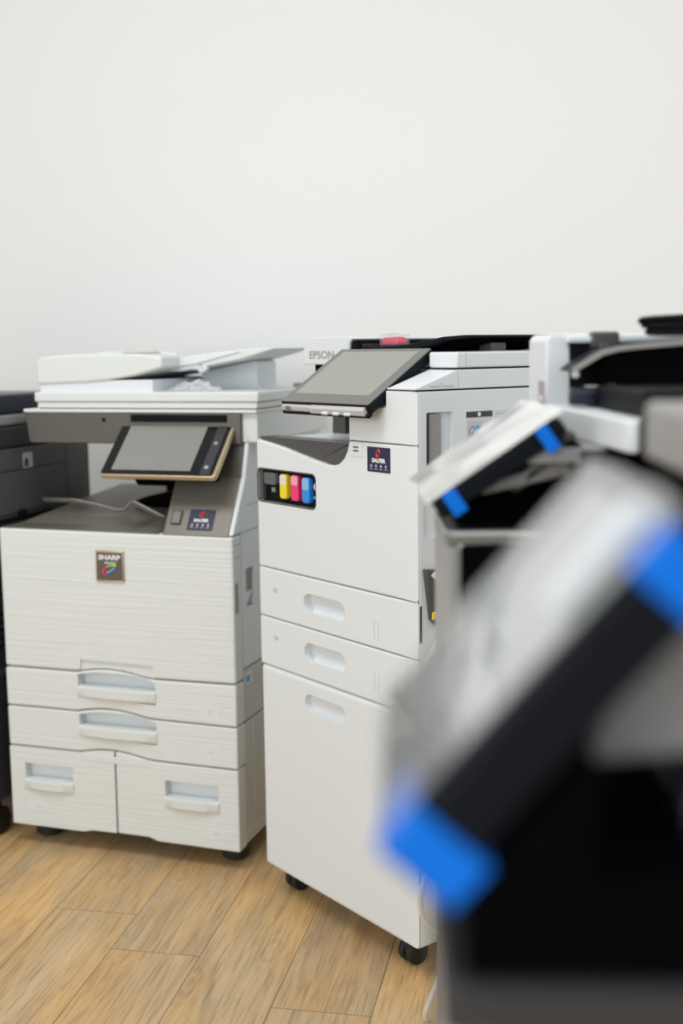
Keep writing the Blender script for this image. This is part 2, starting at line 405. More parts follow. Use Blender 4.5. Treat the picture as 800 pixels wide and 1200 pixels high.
# right column: cream wedge, bronze face, screen
obj('column', prism([(.004,.80),(.084,.925),(.127,1.06),(.13,1.072),(.62,1.072),(.62,.80)], 'u', .585, .613, .004), 'cool', S)
obj('column_seam', add(box(.6125,.6136,.10,.62,1.010,1.0118,0), box(.6125,.6136,.085,.62,.86,.8615,0)), 'print_grey', S)
cf = obj('operation_column', prism([(.0,.797),(.083,.926),(.126,1.06),(.128,1.07),(.30,1.07),(.30,.797)], 'u', .437, .604, .004), 'bronze_light', S)
obj('column_upper', prism([(.079,.923),(.1225,1.06),(.1245,1.067),(.14,1.067),(.10,.923)], 'u', .452, .603, .002), 'bronze', cf)
tl = math.atan2(.129, .083)
def on_col(u, d):  # a point on the sloping lower face, d metres up from its foot
    return (u, .0 + d*math.cos(tl), .797 + d*math.sin(tl))
p = on_col(.452, .028)
usb = obj('usb_cover', prism(rrect(0, .026, 0, .036, .004, 4), 'v', -.003, .001, .0008), 'charcoal_dark', cf, loc=(p[0], p[1]-.001, p[2]), rot=(-(PI/2-tl), 0, 0))
obj('usb_flap', prism(rrect(.003, .023, .003, .033, .003, 4), 'v', -.0042, -.002, .0006), 'bronze_light', usb)
p = on_col(.496, .016)
st = company_sticker(cf, p[0], p[2], .063, .052, p[1]-.001, (-(PI/2-tl), 0, 0)); st['label'] = 'navy sticker with a red mark'
# scanner cover strip (bronze front) with cream lip
sc = obj('scanner_unit', box(.03, .638, .105, .60, 1.004, 1.075, .004), 'cream', S)
obj('front_strip', prism([(.026,1.074),(.60,1.072),(.60,1.0),(.044,.998),(.036,1.003)], 'v', .094, .112, .003), 'bronze', sc)
obj('front_lip', box(.024, .64, .092, .60, 1.073, 1.081, .0025), 'cream', sc)
obj('pin_hole', add(cyl((.245,.093,1.056), .0045, .004, 'y', 16, .0005)), 'black', sc)
obj('slot', box(.318, .566, .090, .1, 1.052, 1.069, .002), 'black', sc)
ld = obj('scanner_lid', add(box(.060, .640, .10, .60, 1.083, 1.098, .003), box(.055, .645, .095, .60, 1.0985, 1.122, .004)), 'cream', S)
obj('lid_gap', box(.065, .635, .105, .6, 1.080, 1.084, 0), 'black', ld)
# document feeder
ad = obj('document_feeder', prism([(.060,1.140),(.060,1.196),(.072,1.206),(.17,1.213),(.33,1.212),(.40,1.205),(.40,1.178),(.33,1.160),(.26,1.150),(.20,1.145)], 'v', .10, .52, .006, 3), 'cream', S)
obj('feeder_base', box(.066, .372, .106, .52, 1.118, 1.150, .002), 'cool', ad)
obj('feeder_cover', prism([(.15,1.205),(.15,1.217),(.30,1.219),(.37,1.212),(.37,1.20)], 'v', .24, .50, .003), 'cream', ad)
obj('feeder_grip', prism([(.22,1.213),(.24,1.222),(.30,1.2225),(.33,1.214)], 'v', .23, .26, .002), 'beige', ad)
ft = obj('feeder_tray', prism([(.33,1.168),(.33,1.190),(.46,1.210),(.60,1.2215),(.645,1.221),(.625,1.214),(.56,1.196),(.47,1.180),(.40,1.168)], 'v', .20, .46, .003), 'cream', ad)
obj('tray_rib', prism([(.33,1.172),(.33,1.19),(.50,1.212),(.56,1.214),(.44,1.185)], 'v', .195, .21, .002), 'cool', ft)
obj('tray_knob', add(cyl((.455,.21,1.176), .012, .02, 'y', 16, .003), box(.43,.47,.2,.22,1.172,1.18,.002)), 'cool', ft)
obj('tray_support', prism([(.40,1.120),(.40,1.165),(.48,1.18),(.545,1.192),(.552,1.186),(.552,1.130),(.57,1.120)], 'v', .32, .45, .003), 'cool', ad)
obj('lid_hinge', box(.60, .63, .44, .5, 1.12, 1.132, .003), 'grey_mid', ld)
# screen
L_, T_ = .192, math.atan2(.126, .142)
cp = obj('control_panel', prism(rrect(0, .292, 0, L_, .008, 5), 'z', -.014, 0, .003, 3), 'gold', S, loc=(.292, -.022, .936), rot=(T_, 0, 0))
obj('bezel', prism(rrect(.002, .284, .004, L_-.003, .006, 5), 'z', -.002, .0015, .0006), 'gloss', cp)
obj('display', prism(rrect(.026, .226, .016, L_-.018, .002, 3), 'z', 0, .0022, .0003), 'lcd', cp)
obj('key_strip', prism(rrect(.252, .276, .006, L_-.006, .003, 4), 'z', .001, .0026, .0004), 'charcoal_dark', cp)
for k, (x, y, r) in enumerate(((.262,.168,.0045), (.263,.103,.0052), (.263,.028,.0055))):
    obj('key', add(cyl((x, y, .003), r, .0016, 'z', 20, .0004), box(x-.002, x+.003, y-.002, y+.003, .003, .0044, 0)), 'silver', cp)
obj('indicator', box(.236, .245, L_-.012, L_-.009, .0015, .003, 0), 'silver', cp)
obj('panel_back', box(.02, .27, .02, L_-.02, -.042, -.013, .01, 3), 'black', cp)
obj('panel_arm', prism([(.06,.93),(.06,.985),(.16,1.03),(.16,.90),(.09,.90)], 'u', .33, .55, .004), 'matte', S)

# crumpled film left on the scanner lid under the feeder tray
def crumple(u0, u1, v0, v1, h, nx, ny, seed, amp):
    bm = bmesh.new(); g = []
    for i in range(nx+1):
        r = []
        for j in range(ny+1):
            a, b = i/nx, j/ny
            env = (math.sin(PI*a)*math.sin(PI*b))**.6
            n = noise.noise(Vector((a*5+seed, b*5, seed))); n2 = noise.noise(Vector((a*13, b*13+seed, 3)))
            z = max(0, env*(h*(.6+.7*n) + amp*n2)) + .0012
            r.append(bm.verts.new((u0+(u1-u0)*a + .008*n2, v0+(v1-v0)*b + .008*n, z)))
        g.append(r)
    for i in range(nx):
        for j in range(ny): bm.faces.new((g[i][j], g[i+1][j], g[i+1][j+1], g[i][j+1]))
    return bm
wp = So + SU*.42 + SV*.155
o = obj('plastic_bag', crumple(-.026, .10, -.03, .028, .028, 34, 26, 2.3, .009), 'bag', None, (wp.x, wp.y, 1.122), (0, 0, YS))
tag(o, 'crumpled clear plastic film tucked under the cream feeder tray', 'plastic bag')

# ================================================================== white inkjet machine, in focus
YE = math.radians(-52.695)
E_ = thing('multifunction_printer', 'tall white office printer with ink window and tilted grey touchscreen', 'printer', (-.18210, 2.61317, 0), YE, 'office printers in the row')
W = .525
obj('chassis', box(.008, W-.010, .02, .54, .075, 1.03, .004), 'cool', E_)
def corner():
    # the front's right edge curves away towards the side
    P = [(.468 + (W-.468)*math.sin(t*PI/2/11), .0065*(1-math.cos(t*PI/2/11))) for t in range(12)]
    return prism([(.468, -.02)] + P + [(W+.02, .0065), (W+.02, -.02)], 'z', .0, 1.3, 0)
def pill_cut(u0, u1, z0, z1, d):
    return prism(rrect(u0, u1, z0, z1, (z1-z0)/2*.92, 8), 'v', -.02, d, 0)
def epson_front(name, z0, z1, b=.008):
    return cut(obj(name, box(0, W-.0006, 0, .022, z0, z1, b, 4), 'white', E_), corner())
cd = epson_front('cabinet_door', .066, .5305, .010)
cut(cd, pill_cut(.165, .305, .460, .499, .018))
obj('grip_recess', prism(rrect(.16,.31,.455,.504,.01), 'v', .016, .022, 0), 'white', cd)
for nm, z0, z1, pz, t in (('C2', .5325, .6395, .588, 'C2'), ('C1', .6415, .7485, .693, 'C1')):
    d = epson_front('drawer', z0, z1, .004)
    cut(d, pill_cut(.166, .307, pz-.020, pz+.022, .03))
    obj('grip_recess', prism(rrect(.16,.312,pz-.026,pz+.028,.008), 'v', .028, .034, 0), 'cool', d)
    obj('grip_lip', prism([(.012,pz-.021),(.030,pz-.021),(.030,pz+.004),(.024,pz+.004)], 'u', .18, .294, .001), 'cool', d)
    text('lettering', t, 'print_grey', d, (.062, -.0006, pz+.010), .012)
    obj('level_mark', add(box(.40, .4008, -.0006, .001, pz-.035, pz+.005, 0), box(.413, .4138, -.0006, .001, pz-.035, pz+.005, 0)), 'print_pale', d)
# main front cover with the swooping edge of the tray
curve = [(.006,1.026),(.05,1.021),(.10,1.0145),(.158,1.004),(.217,.994),(.255,.9885),(.278,.9885),(.296,.994),(.311,1.006),(.320,1.020),(.325,1.034),(.326,1.0395)]
fc2 = obj('front_cover', prism([(0,.7505),(W-.0006,.7505),(W-.0006,1.0395)] + curve[::-1] + [(0,1.026)], 'v', 0, .022, .004, 3), 'white', E_)
cut(fc2, corner(), prism(rrect(-.03, .2155, .893, .965, .014, 6), 'v', -.02, .016, 0))
# ink window
iw = obj('ink_window', prism(rrect(.0, .217, .891, .967, .013, 6), 'v', .013, .020, 0), 'black', E_)
obj('window_rim', add(tube([(p[0], .001, p[1]) for p in rrect(.002, .215, .893, .965, .013, 6)], .0018, 8, True)), 'grey_dark', iw)
def tank(u0, u1, z0, z1, m, m2, split=.55):
    zs = z0 + (z1-z0)*split
    t = obj('ink_tank', prism(rrect(u0, u1, z0, z1, .007, 5), 'v', .002, .016, .002), m, iw)
    obj('tank_air', prism(rrect(u0+.0015, u1-.0015, zs, z1-.0015, .005, 5), 'v', .0012, .01, .001), m2, t)
    return t
tank(.022, .068, .931, .957, 'ink_black', 'ink_black', .5)
text('lettering', 'BK', 'print_pale', iw, (.046, .0122, .919), .014)
tank(.082, .108, .905, .957, 'yellow', 'ink_pale'); tank(.123, .150, .904, .958, 'magenta', 'pink_pale', .6); tank(.163, .189, .903, .956, 'cyan', 'cyan_pale', .5)
bz = obj('diamond_mark', prism([(.192,.938),(.203,.922),(.2145,.938),(.203,.954)], 'v', .011, .0135, 0), 'print_white', iw)
obj('diamond_core', prism([(.197,.938),(.203,.930),(.210,.938),(.203,.947)], 'v', .0105, .0125, 0), 'print_dark', bz)
obj('mark_caption', add(box(.192, .2145, .011, .0135, .9125, .918, 0)), 'print_blue', iw)
obj('window_reveal', box(.003, .016, .004, .018, .896, .962, .001), 'grey_dark', iw)
# dark tray in the paper exit
tr = obj('exit_tray', prism([(.002,1.033)] + up_(curve, .002) + [(.324,1.033)], 'v', .008, .05, .001), 'grey_dark', E_)
obj('tray_surface', prism([(.010,1.0325),(.20,1.026),(.42,1.060),(.42,.99),(.010,.99)], 'u', .004, .326, .001), 'grey', tr)
obj('paper_stop', prism([(.01,1.030),(.058,1.030),(.058,1.072),(.012,1.072)], 'v', .198, .215, .002), 'grey_dark', tr)
obj('paper_guide', prism([(.155,1.028),(.31,1.028),(.31,1.075),(.19,1.05)], 'v', .165, .18, .002), 'grey', tr)
obj('exit_wall', box(.06, .33, .42, .54, 1.03, 1.14, .003), 'white', E_)
# right column under the scanner
uc = obj('upper_column', prism([(.3275,0),(W-.0006,0),(W-.0006,.02),(W-.0122,.02),(W-.0122,.54),(.3275,.54)], 'z', 1.0415, 1.139, .002, 2), 'white', E_)
cut(uc, corner(), prism([(-.03,1.087),(.06,1.1455),(-.03,1.1455)], 'u', .31, .442, 0))
obj('column_slot', box(.3265, .3285, .006, .4, 1.036, 1.104, 0), 'black', uc)
up2 = obj('usb_port', prism(rrect(.330, .370, 1.011, 1.0385, .002, 3), 'v', -.0015, .001, .0006), 'white', E_)
obj('usb_socket', add(box(.343, .358, -.0022, -.001, 1.0205, 1.0235, 0), box(.343, .358, -.0022, -.001, 1.0275, 1.0305, 0)), 'grey_dark', up2)
st = company_sticker(E_, .385, .985, .068, .0475); st['label'] = 'navy sticker with a red mark'
# right side panel
sp = obj('side_panel', box(W-.012, W, .0080, .54, .07, 1.139, .003), 'cool', E_)
cut(sp, prism(rrect(.026, .092, .986, 1.100, .004, 4), 'u', W-.011, W+.02, 0), prism(rrect(.018, .056, .868, .940, .018, 8), 'u', W-.005, W+.02, 0))
obj('side_grip', prism(rrect(.034, .066, .990, 1.097, .003, 4), 'u', W-.0105, W-.004, .001), 'grey_mid', sp)
obj('grip_slot', box(W-.0112, W-.0008, .0262, .0335, .987, 1.099, 0), 'midnight', sp)
obj('corner_seam', box(W-.004, W-.0010, .0060, .0085, .07, 1.137, 0), 'print_grey', E_)
l1 = obj('instruction_label', box(W-.001, W+.0006, .124, .193, 1.005, 1.098, 0), 'lilac', sp); l1['label'] = 'pictogram label with a dark heading'
obj('heading', box(W, W+.0010, .1245, .1925, 1.0865, 1.0975, 0), 'print_dark', l1)
obj('symbol', cyl((W+.001, .158, 1.092), .0042, .0008, 'x', 16, 0), 'print_white', l1)
obj('picture', add(box(W, W+.0010, .127, .165, 1.012, 1.080, 0)), 'print_pale', l1)
obj('arrow', prism([(.148,1.066),(.152,1.072),(.163,1.0665),(.159,1.061)], 'u', W+.0008, W+.0016, 0), 'print_blue', l1)
obj('drawing', add(box(W+.0008, W+.0015, .132, .1335, 1.03, 1.064, 0), box(W+.0008, W+.0015, .141, .1425, 1.028, 1.06, 0), tube([(W+.001,.134,1.066),(W+.001,.142,1.07),(W+.001,.15,1.06)], .0008, 5), cyl((W+.001,.14,1.052), .005, .0008, 'x', 14, 0)), 'print_dark', l1)
obj('instruction_label', box(W-.001, W+.0006, .198, .25, 1.07, 1.098, 0), 'lilac', sp)
obj('side_lines', add(box(W, W+.0008, .204, .245, 1.0905, 1.092, 0), box(W, W+.0008, .204, .23, 1.0845, 1.086, 0)), 'print_grey', sp)
obj('bypass_tray', prism([(.016,.812),(.046,.808),(.046,.70),(.030,.715)], 'u', W-.004, W+.010, .002), 'grey_dark', sp)
obj('bypass_clip', box(W+.004, W+.012, .030, .044, .715, .730, .002), 'yellow', sp)
obj('side_slot', box(W-.003, W+.0005, .0090, .0135, .672, .742, 0), 'print_dark', sp)
obj('left_side_panel', box(0, .012, .05, .54, .07, 1.0, .003), 'white', E_)
for u, v in ((.035, .06), (.452, .045), (.035, .49), (.48, .49)): caster(E_, u, v, .066, .025)
# scanner: wedge nose, slab, lid
scn = obj('scanner_unit', prism([(W,.0),(W,.54),(0.01,.54),(0.01,.17),(.445,.12),(.445,0)], 'z', 1.1415, 1.145, .001), 'white', E_)
nose = obj('scanner_nose', prism([(.001,1.1435),(.105,1.1765),(.105,1.142),(.001,1.142)], 'u', .445, W, .002), 'white', scn)
obj('nose_lines', add(box(W-.0005, W+.0007, .035, .061, 1.1465, 1.1475, 0), box(W-.0005, W+.0007, .067, .092, 1.1465, 1.1475, 0), box(W-.0005, W+.0007, .062, .0655, 1.1505, 1.1525, 0)), 'print_grey', scn)
obj('scanner_slab', prism([(W,.1065),(W,.54),(.02,.54),(.02,.17),(.172,.17),(.172,.125),(.445,.125),(.445,.1065)], 'z', 1.142, 1.1765, .002), 'white', scn)
obj('scanner_base_shadow', prism([(.446,.004),(W-.0015,.004),(W-.0015,.53),(.02,.53),(.02,.17),(.446,.12)], 'z', 1.138, 1.1425, 0), 'black', scn).name = 'joint_shadow'  # black sheet paints the shadow line under the scanner
lid2 = obj('scanner_lid', prism([(W-.001,.102),(W-.001,.54),(.02,.54),(.02,.17),(.174,.17),(.174,.137),(.446,.137),(.446,.102)], 'z', 1.1795, 1.209, .004, 3), 'white', E_)
obj('lid_seam', box(W-.003, W-.0006, .1245, .1258, 1.181, 1.208, 0), 'print_pale', lid2)
obj('joint_shadow', prism([(W-.004,.108),(W-.004,.53),(.025,.53),(.025,.172),(.18,.172),(.18,.14),(.45,.14),(.45,.108)], 'z', 1.176, 1.180, 0), 'black', lid2)  # black sheet darkens the gap under the lid the same way
# document feeder
fd = obj('document_feeder', prism([(.0,1.184),(.0,1.228),(.010,1.239),(.024,1.2425),(.168,1.2425),(.175,1.238),(.168,1.2335),(.163,1.228),(.161,1.216),(.165,1.206),(.172,1.203),(.172,1.184)], 'v', .13, .50, .002), 'white', E_)
text('lettering', 'EPSON', 'print_grey', fd, (.066, .1295, 1.204), .0235, width=.088, bold=.0004)
obj('feed_slot', prism([(.1635,1.204),(.1615,1.216),(.1635,1.229),(.169,1.235),(.182,1.235),(.182,1.204)], 'v', .136, .495, .001), 'black', fd)
obj('feed_roller', cyl((.178, .3, 1.222), .007, .30, 'y', 20, .002), 'rubber', fd)
obj('feeder_base', box(.015, .168, .150, .5, 1.142, 1.186, 0), 'matte', fd)
ft = obj('feeder_tray', prism([(.19,1.212),(.19,1.2195),(.33,1.2235),(.40,1.2315),(.44,1.238),(.505,1.2405),(.505,1.2355),(.44,1.231),(.40,1.2215),(.34,1.213)], 'v', .142, .46, .0015), 'satin', fd)
obj('tray_belly', prism([(.25,1.209),(.25,1.22),(.40,1.2265),(.49,1.235),(.49,1.226),(.42,1.212)], 'v', .18, .455, .001), 'matte', fd)
obj('tray_foot', box(.46, .495, .22, .26, 1.208, 1.226, .003), 'grey_dark', fd)
obj('tray_shelf', box(.30, .515, .20, .50, 1.207, 1.2105, .001), 'grey', fd)
obj('rear_cover', prism([(.40,1.209),(.52,1.209),(.52,1.236),(.508,1.243),(.42,1.243)], 'v', .445, .53, .004), 'white', fd)
# touchscreen
TA = math.atan2(.104, .160); LA = .1908
ca = obj('control_panel', prism(rrect(0, .286, 0, LA, .005, 4), 'z', -.019, 0, .003, 2), 'satin', E_, loc=(.152, -.040, 1.1125), rot=(TA, 0, 0))
obj('bezel', prism(rrect(.002, .284, .002, LA-.002, .004, 4), 'z', -.001, .0012, .0004), 'bezel', ca)
obj('display', prism(rrect(.020, .258, .030, LA-.012, .001, 2), 'z', 0, .0016, .0002), 'lcd2', ca)
lip = obj('key_ledge', prism([(-.011,-.0165),(-.009,-.006),(.001,-.0035),(.001,-.0185),(-.008,-.019)], 'u', .104, .274, .0012), 'grey_light', ca)
obj('card_reader', prism([(-.008,-.014),(-.006,-.006),(.001,-.0045),(.001,-.0185),(-.006,-.018)], 'u', .006, .102, .0012), 'grey_light', ca)
obj('reader_mark', prism([(-.0086,-.0135),(-.0066,-.0058),(-.005,-.0055),(-.007,-.014)], 'u', .020, .038, .0004), 'grey', ca)
obj('ledge_base', box(.002, .282, -.008, .003, -.0245, -.0165, .002), 'satin', ca)
for x in (.145, .180, .215):
    obj('key', box(x, x+.019, -.0145, -.006, -.0165, -.0115, .0015), 'white', ca)
obj('panel_back', box(.03, .25, .03, LA-.03, -.034, -.018, .006), 'satin', ca)
obj('panel_neck', prism([(-.005,1.10),(.05,1.138),(.09,1.145),(.09,1.095),(.03,1.085)], 'u', .285, .327, .003), 'matte', E_)
obj('panel_bracket', box(.39, .40, -.012, .004, 1.098, 1.125, .002), 'matte', E_)

# small clear case with pink contents on the feeder tray
EU = Vector((math.cos(YE), math.sin(YE), 0)); EV = Vector((-math.sin(YE), math.cos(YE), 0)); EO = Vector((-.18210, 2.61317, 0))
wp = EO + EU*.222 + EV*.20
rc = thing('plastic_case', 'small clear case of pink contents on the black feeder tray', 'case', (wp.x, wp.y, 1.2226), YE)
obj('shell', box(-.030, .030, -.012, .022, .0, .022, .002), 'clear', rc)
obj('contents', prism([(-.026,.003),(-.026,.014),(-.015,.018),(-.004,.015),(.008,.0185),(.020,.017),(.026,.009),(.026,.003)], 'v', -.009, .019, .002), mat('pink contents', (.85,.06,.14), .4), rc)
obj('lid', box(-.031, .031, -.013, .023, .0205, .0235, .001), 'clear', rc)
obj('lid_mark', box(-.014, .008, -.004, .009, .0235, .0241, 0), 'print_dark', rc)

# white cable hanging beside that machine
P = []
for i in range(150):
    t = i/149
    P.append((.020*math.sin(t*24) + .006*math.sin(t*7), .012*math.cos(t*24), .82*(1-t) + .008 + .012*math.sin(t*31)))
o = obj('power_cable', tube(P, .0055, 8), 'cable', None, (.158, 2.06, 0))
tag(o, 'white cable hanging in loops beside the white printer down to the floor', 'cable')

# ================================================================== dark printer at the left border
D = thing('multifunction_printer', 'charcoal printer at the left border, seen from its side', 'printer', tuple(So - SU*.04), YS, 'office printers in the row')
D['label'] = 'charcoal office printer beside the cream one, showing only its side'
obj('chassis', box(-.60, -.004, .0, .505, .10, .98, .006), 'charcoal', D)
obj('lower_side', box(-.012, -.001, .004, .50, .10, .42, .004), 'charcoal_dark', D)
obj('middle_side', box(-.012, 0, .004, .50, .435, .80, .004), 'charcoal_dark', D)
obj('side_vent', add(*[box(-.002, .0012, .02, .16, z, z+.005, 0) for z in (.49, .51, .53, .55, .57, .62, .64)]), 'black', D)
obj('upper_side', box(-.012, .0, .004, .385, .815, .920, .003), 'charcoal', D)
obj('rear_side', box(-.012, .0, .389, .508, .815, .975, .003), 'charcoal', D)
obj('top_side', box(-.012, .0, .004, .385, .924, .980, .003), 'charcoal', D)
l = obj('side_label', box(-.001, .0012, .180, .222, .925, .964, 0), 'print_pale', D); obj('picture', box(.0008, .0018, .184, .2, .929, .95, 0), 'print_dark', l)
obj('side_rail', add(box(-.004, .006, .03, .30, .800, .807, .002), box(-.004, .010, .15, .175, .803, .822, .002)), 'black', D)
scd = obj('scanner_unit', add(box(-.60, .002, -.02, .36, .982, 1.036, .006), ), 'charcoal_dark', D)
obj('scanner_rim', box(-.60, .004, -.02, .36, 1.038, 1.066, .008, 3), 'grey_mid', scd)
obj('scanner_lid', box(-.60, .004, -.03, .36, 1.068, 1.116, .006), 'midnight', D)
obj('drawer', add(box(-.60, 0, -.012, .01, .12, .42, .006)), 'charcoal_dark', D)
obj('drawer', add(box(-.60, 0, -.012, .01, .435, .62, .006)), 'charcoal_dark', D)
obj('front_cover', add(box(-.60, 0, -.012, .01, .63, .88, .006)), 'charcoal', D)
for u, v in ((-.57, .04), (-.04, .04), (-.57, .46), (-.04, .46)): caster(D, u, v, .10, .036)

# ================================================================== two machines with film-wrapped control panels
def wrap_film(parent, x0, x1, y0, y1, nx, ny, amp, seed, m='film', droop=.0):
    bm = bmesh.new(); g = []
    for i in range(nx+1):
        r = []
        for j in range(ny+1):
            a, b = i/nx, j/ny
            n = noise.noise(Vector((a*2.6+seed, b*2.2, seed*.7))); n2 = noise.noise(Vector((a*4, b*3.5+seed, 9.1)))
            edge = min(1, 4*a, 4*b, 4*(1-a), 4*(1-b))
            z = .0035 + amp*(.5+.5*n) + amp*.35*n2 - droop*max(0, .25-a)*1.
            r.append(bm.verts.new((x0+(x1-x0)*a + .004*n2*(1-edge), y0+(y1-y0)*b + .006*n*(1-edge), z)))
        g.append(r)
    for i in range(nx):
        for j in range(ny): bm.faces.new((g[i][j], g[i+1][j], g[i+1][j+1], g[i][j+1]))
    o = obj('protective_film', bm, m, parent); o['label'] = 'milky protective film'
    return o

def blue_tape(parent, W_, y0, y1, t, ext=.012, r=.003):
    """band of tape folded round the near end of a panel of thickness t"""
    pts = [(W_-.05, .0025), (W_+.002, .0025), (W_+.0036, .0), (W_+.0036, -t-.003-ext*.3), (W_+.001, -t-.004-ext*.3), (W_-.03, -t-.003), (W_-.03, -t-.0005), (W_+.0005, -t-.0005), (W_+.0008, -.0004), (W_-.05, .001)]
    bm = bmesh.new(); A = [bm.verts.new((p[0], y0, p[1])) for p in pts]; B = [bm.verts.new((p[0], y1, p[1])) for p in pts]
    bm.faces.new(A); bm.faces.new(B[::-1])
    for i in range(len(pts)): bm.faces.new((A[i], B[i], B[(i+1) % len(pts)], A[(i+1) % len(pts)]))
    o = obj('tape', bm, 'blue', parent); o['label'] = 'blue transport tape'
    return o

# ---- middle one (between the white inkjet machine and the near one)
B = thing('multifunction_printer', 'white and black printer behind the nearest one, cable coil on top', 'printer', (.11, 1.80, 0), -PI/2, 'office printers in the row')
obj('body', box(.02, .45, .075, .56, .08, 1.0, .006), 'white', B)
obj('near_side', box(.445, .4535, .024, .56, .10, .996, .004), 'matte', B)
obj('front_cover', box(.25, .452, .010, .0238, .10, .9955, .005, 3), 'grey_mid', B)
obj('far_cover', box(.02, .248, .06, .08, .10, .975, .006), 'white', B)
for u, v in ((.06, .12), (.42, .08), (.06, .5), (.42, .5)): caster(B, u, v, .085, .032)
tb = obj('exit_tray', box(.28, .452, .007, .16, .996, 1.012, .004, 3), 'grey', B)
obj('tray_rim', tube([(.30,.008,1.011),(.446,.008,1.010),(.452,.016,1.009),(.452,.13,1.008)], .0026, 8), 'grey_light', tb)
obj('tray_well', box(.30, .444, .022, .156, 1.008, 1.0135, .002), 'satin', tb)
obj('tray_back', prism([(.035,1.012),(.035,1.033),(.10,1.077),(.165,1.085),(.165,1.012)], 'u', .25, .376, .002), 'matte', tb)
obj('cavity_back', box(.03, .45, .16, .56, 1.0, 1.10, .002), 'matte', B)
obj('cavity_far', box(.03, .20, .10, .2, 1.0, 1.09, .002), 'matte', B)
obj('cross_beam', prism([(.05,1.050),(.15,1.072),(.15,1.088),(.05,1.064)], 'u', .38, .43, .003), 'grey', B)
obj('side_beam', box(.20, .44, .10, .19, 1.086, 1.104, .003), 'grey_mid', B)
# panel
def film_panel(parent, W0_, W1_, v0, z0, v1, z1, t, tapes, film, seed, amp, m, screen='lcd2'):
    ln = math.hypot(v1-v0, z1-z0); a = math.atan2(z1-z0, v1-v0)
    cp = obj('control_panel', prism(rrect(0, W1_-W0_, 0, ln, .006, 4), 'z', -t, 0, .004, 2), 'satin', parent, loc=(W0_, v0, z0), rot=(a, 0, 0))
    obj('display', prism(rrect(.035, W1_-W0_-.02, .05, ln-.012, .002, 3), 'z', -.001, .001, .0003), screen, cp)
    w = W1_-W0_
    for y0, y1, ext in tapes: blue_tape(cp, w, y0, y1, t, ext)
    wrap_film(cp, film[0]-W0_, w-.0005+film[3], film[1], ln+film[2], 40, 30, amp, seed, m)
    return cp
cb = film_panel(B, .165, .45, -.008, 1.042, .134, 1.139, .021, ((.014, .031, .006), (.140, .155, .012)), (.150, -.006, .008, .004), 4.4, .0016, 'film')
obj('panel_neck', prism([(.085,1.050),(.125,1.073),(.160,1.112),(.155,1.124),(.125,1.098),(.10,1.08)], 'u', .36, .43, .006), 'grey_dark', B)
obj('panel_hinge', cyl((.40, .152, 1.10), .012, .07, 'x', 20, .003), 'matte', B)
# scanner with white front bezel
bz = obj('scanner_bezel', prism([(.0,.169),(.16,.170),(.50,.192),(.516,.195),(.519,.197),(.519,.206),(.46,.232),(.0,.232)], 'z', 1.1035, 1.139, .004, 3), 'white', B)
obj('scanner_body', box(.01, .515, .225, .60, 1.085, 1.137, .004), 'satin', B)
obj('scanner_side', prism([(.47,.231),(.5205,.2072),(.5205,.60),(.44,.60)], 'z', 1.100, 1.142, .002), 'black', B)
# document feeder: white C-shaped housing, black paper path, lifted tray
fh = obj('feeder_housing', prism([(.169,1.105),(.169,1.226),(.176,1.234),(.60,1.234),(.60,1.222),(.200,1.222),(.204,1.188),(.219,1.186),(.220,1.135),(.24,1.105)], 'u', .003, .150, .003), 'white', B)
obj('feeder_label', box(.095, .145, .1680, .1695, 1.130, 1.170, 0), 'mauve', fh)
obj('label_patch', box(.105, .135, .1674, .1682, 1.143, 1.150, 0), 'paper', fh)
obj('top_strip', box(.003, .165, .196, .60, 1.222, 1.2305, .002), 'cool', fh)
obj('paper_path', box(.006, .152, .2005, .60, 1.137, 1.2215, .001), 'black', fh)
obj('latch', add(box(.146, .168, .226, .264, 1.214, 1.236, .004), box(.15, .172, .236, .252, 1.206, 1.22, .003)), 'grey_dark', fh)
obj('feeder_floor', box(.15, .50, .215, .60, 1.137, 1.168, .003), 'black', B)
obj('guide_wire', tube([(.26,.20,1.1665),(.26,.36,1.1645),(.26,.55,1.163)], .0009, 6), 'silver', B)
obj('wire_clip', box(.255, .268, .228, .238, 1.160, 1.170, .002), 'midnight', B)
obj('roller', add(cyl((.25, .2, 1.154), .0115, .035, 'y', 24, .002), cyl((.25, .23, 1.154), .006, .05, 'y', 16, .001)), 'midnight', B)
obj('roller_spring', tube([(.27, .235+.0018*i, 1.152+.006*math.sin(i*1.2)) for i in range(26)], .0009, 5), 'silver', B)
prof = [(.183,1.186),(.190,1.192),(.207,1.2025),(.223,1.212),(.245,1.2165),(.271,1.219),(.325,1.2235),(.45,1.230),(.58,1.233)]
ftb = obj('feeder_tray', prism(prof + [(.58,1.226),(.45,1.222),(.325,1.2165),(.271,1.212),(.245,1.2095),(.225,1.204),(.208,1.194),(.192,1.184)], 'u', .17, .246, .001), 'satin', B)
obj('tray_rim', prism(prof + [(.58,1.2265),(.45,1.2235),(.325,1.2165),(.271,1.2125),(.245,1.2100),(.225,1.205),(.209,1.1955),(.192,1.1855)], 'u', .2465, .250, .0005), mat('grey tray rim', (.33,.32,.28), .3), ftb)
obj('rim_end', cyl((.246, .190, 1.181), .0045, .012, 'x', 16, .001), 'grey_light', ftb)
obj('tray_block', box(.17, .243, .232, .60, 1.166, 1.213, .002), 'matte', B)

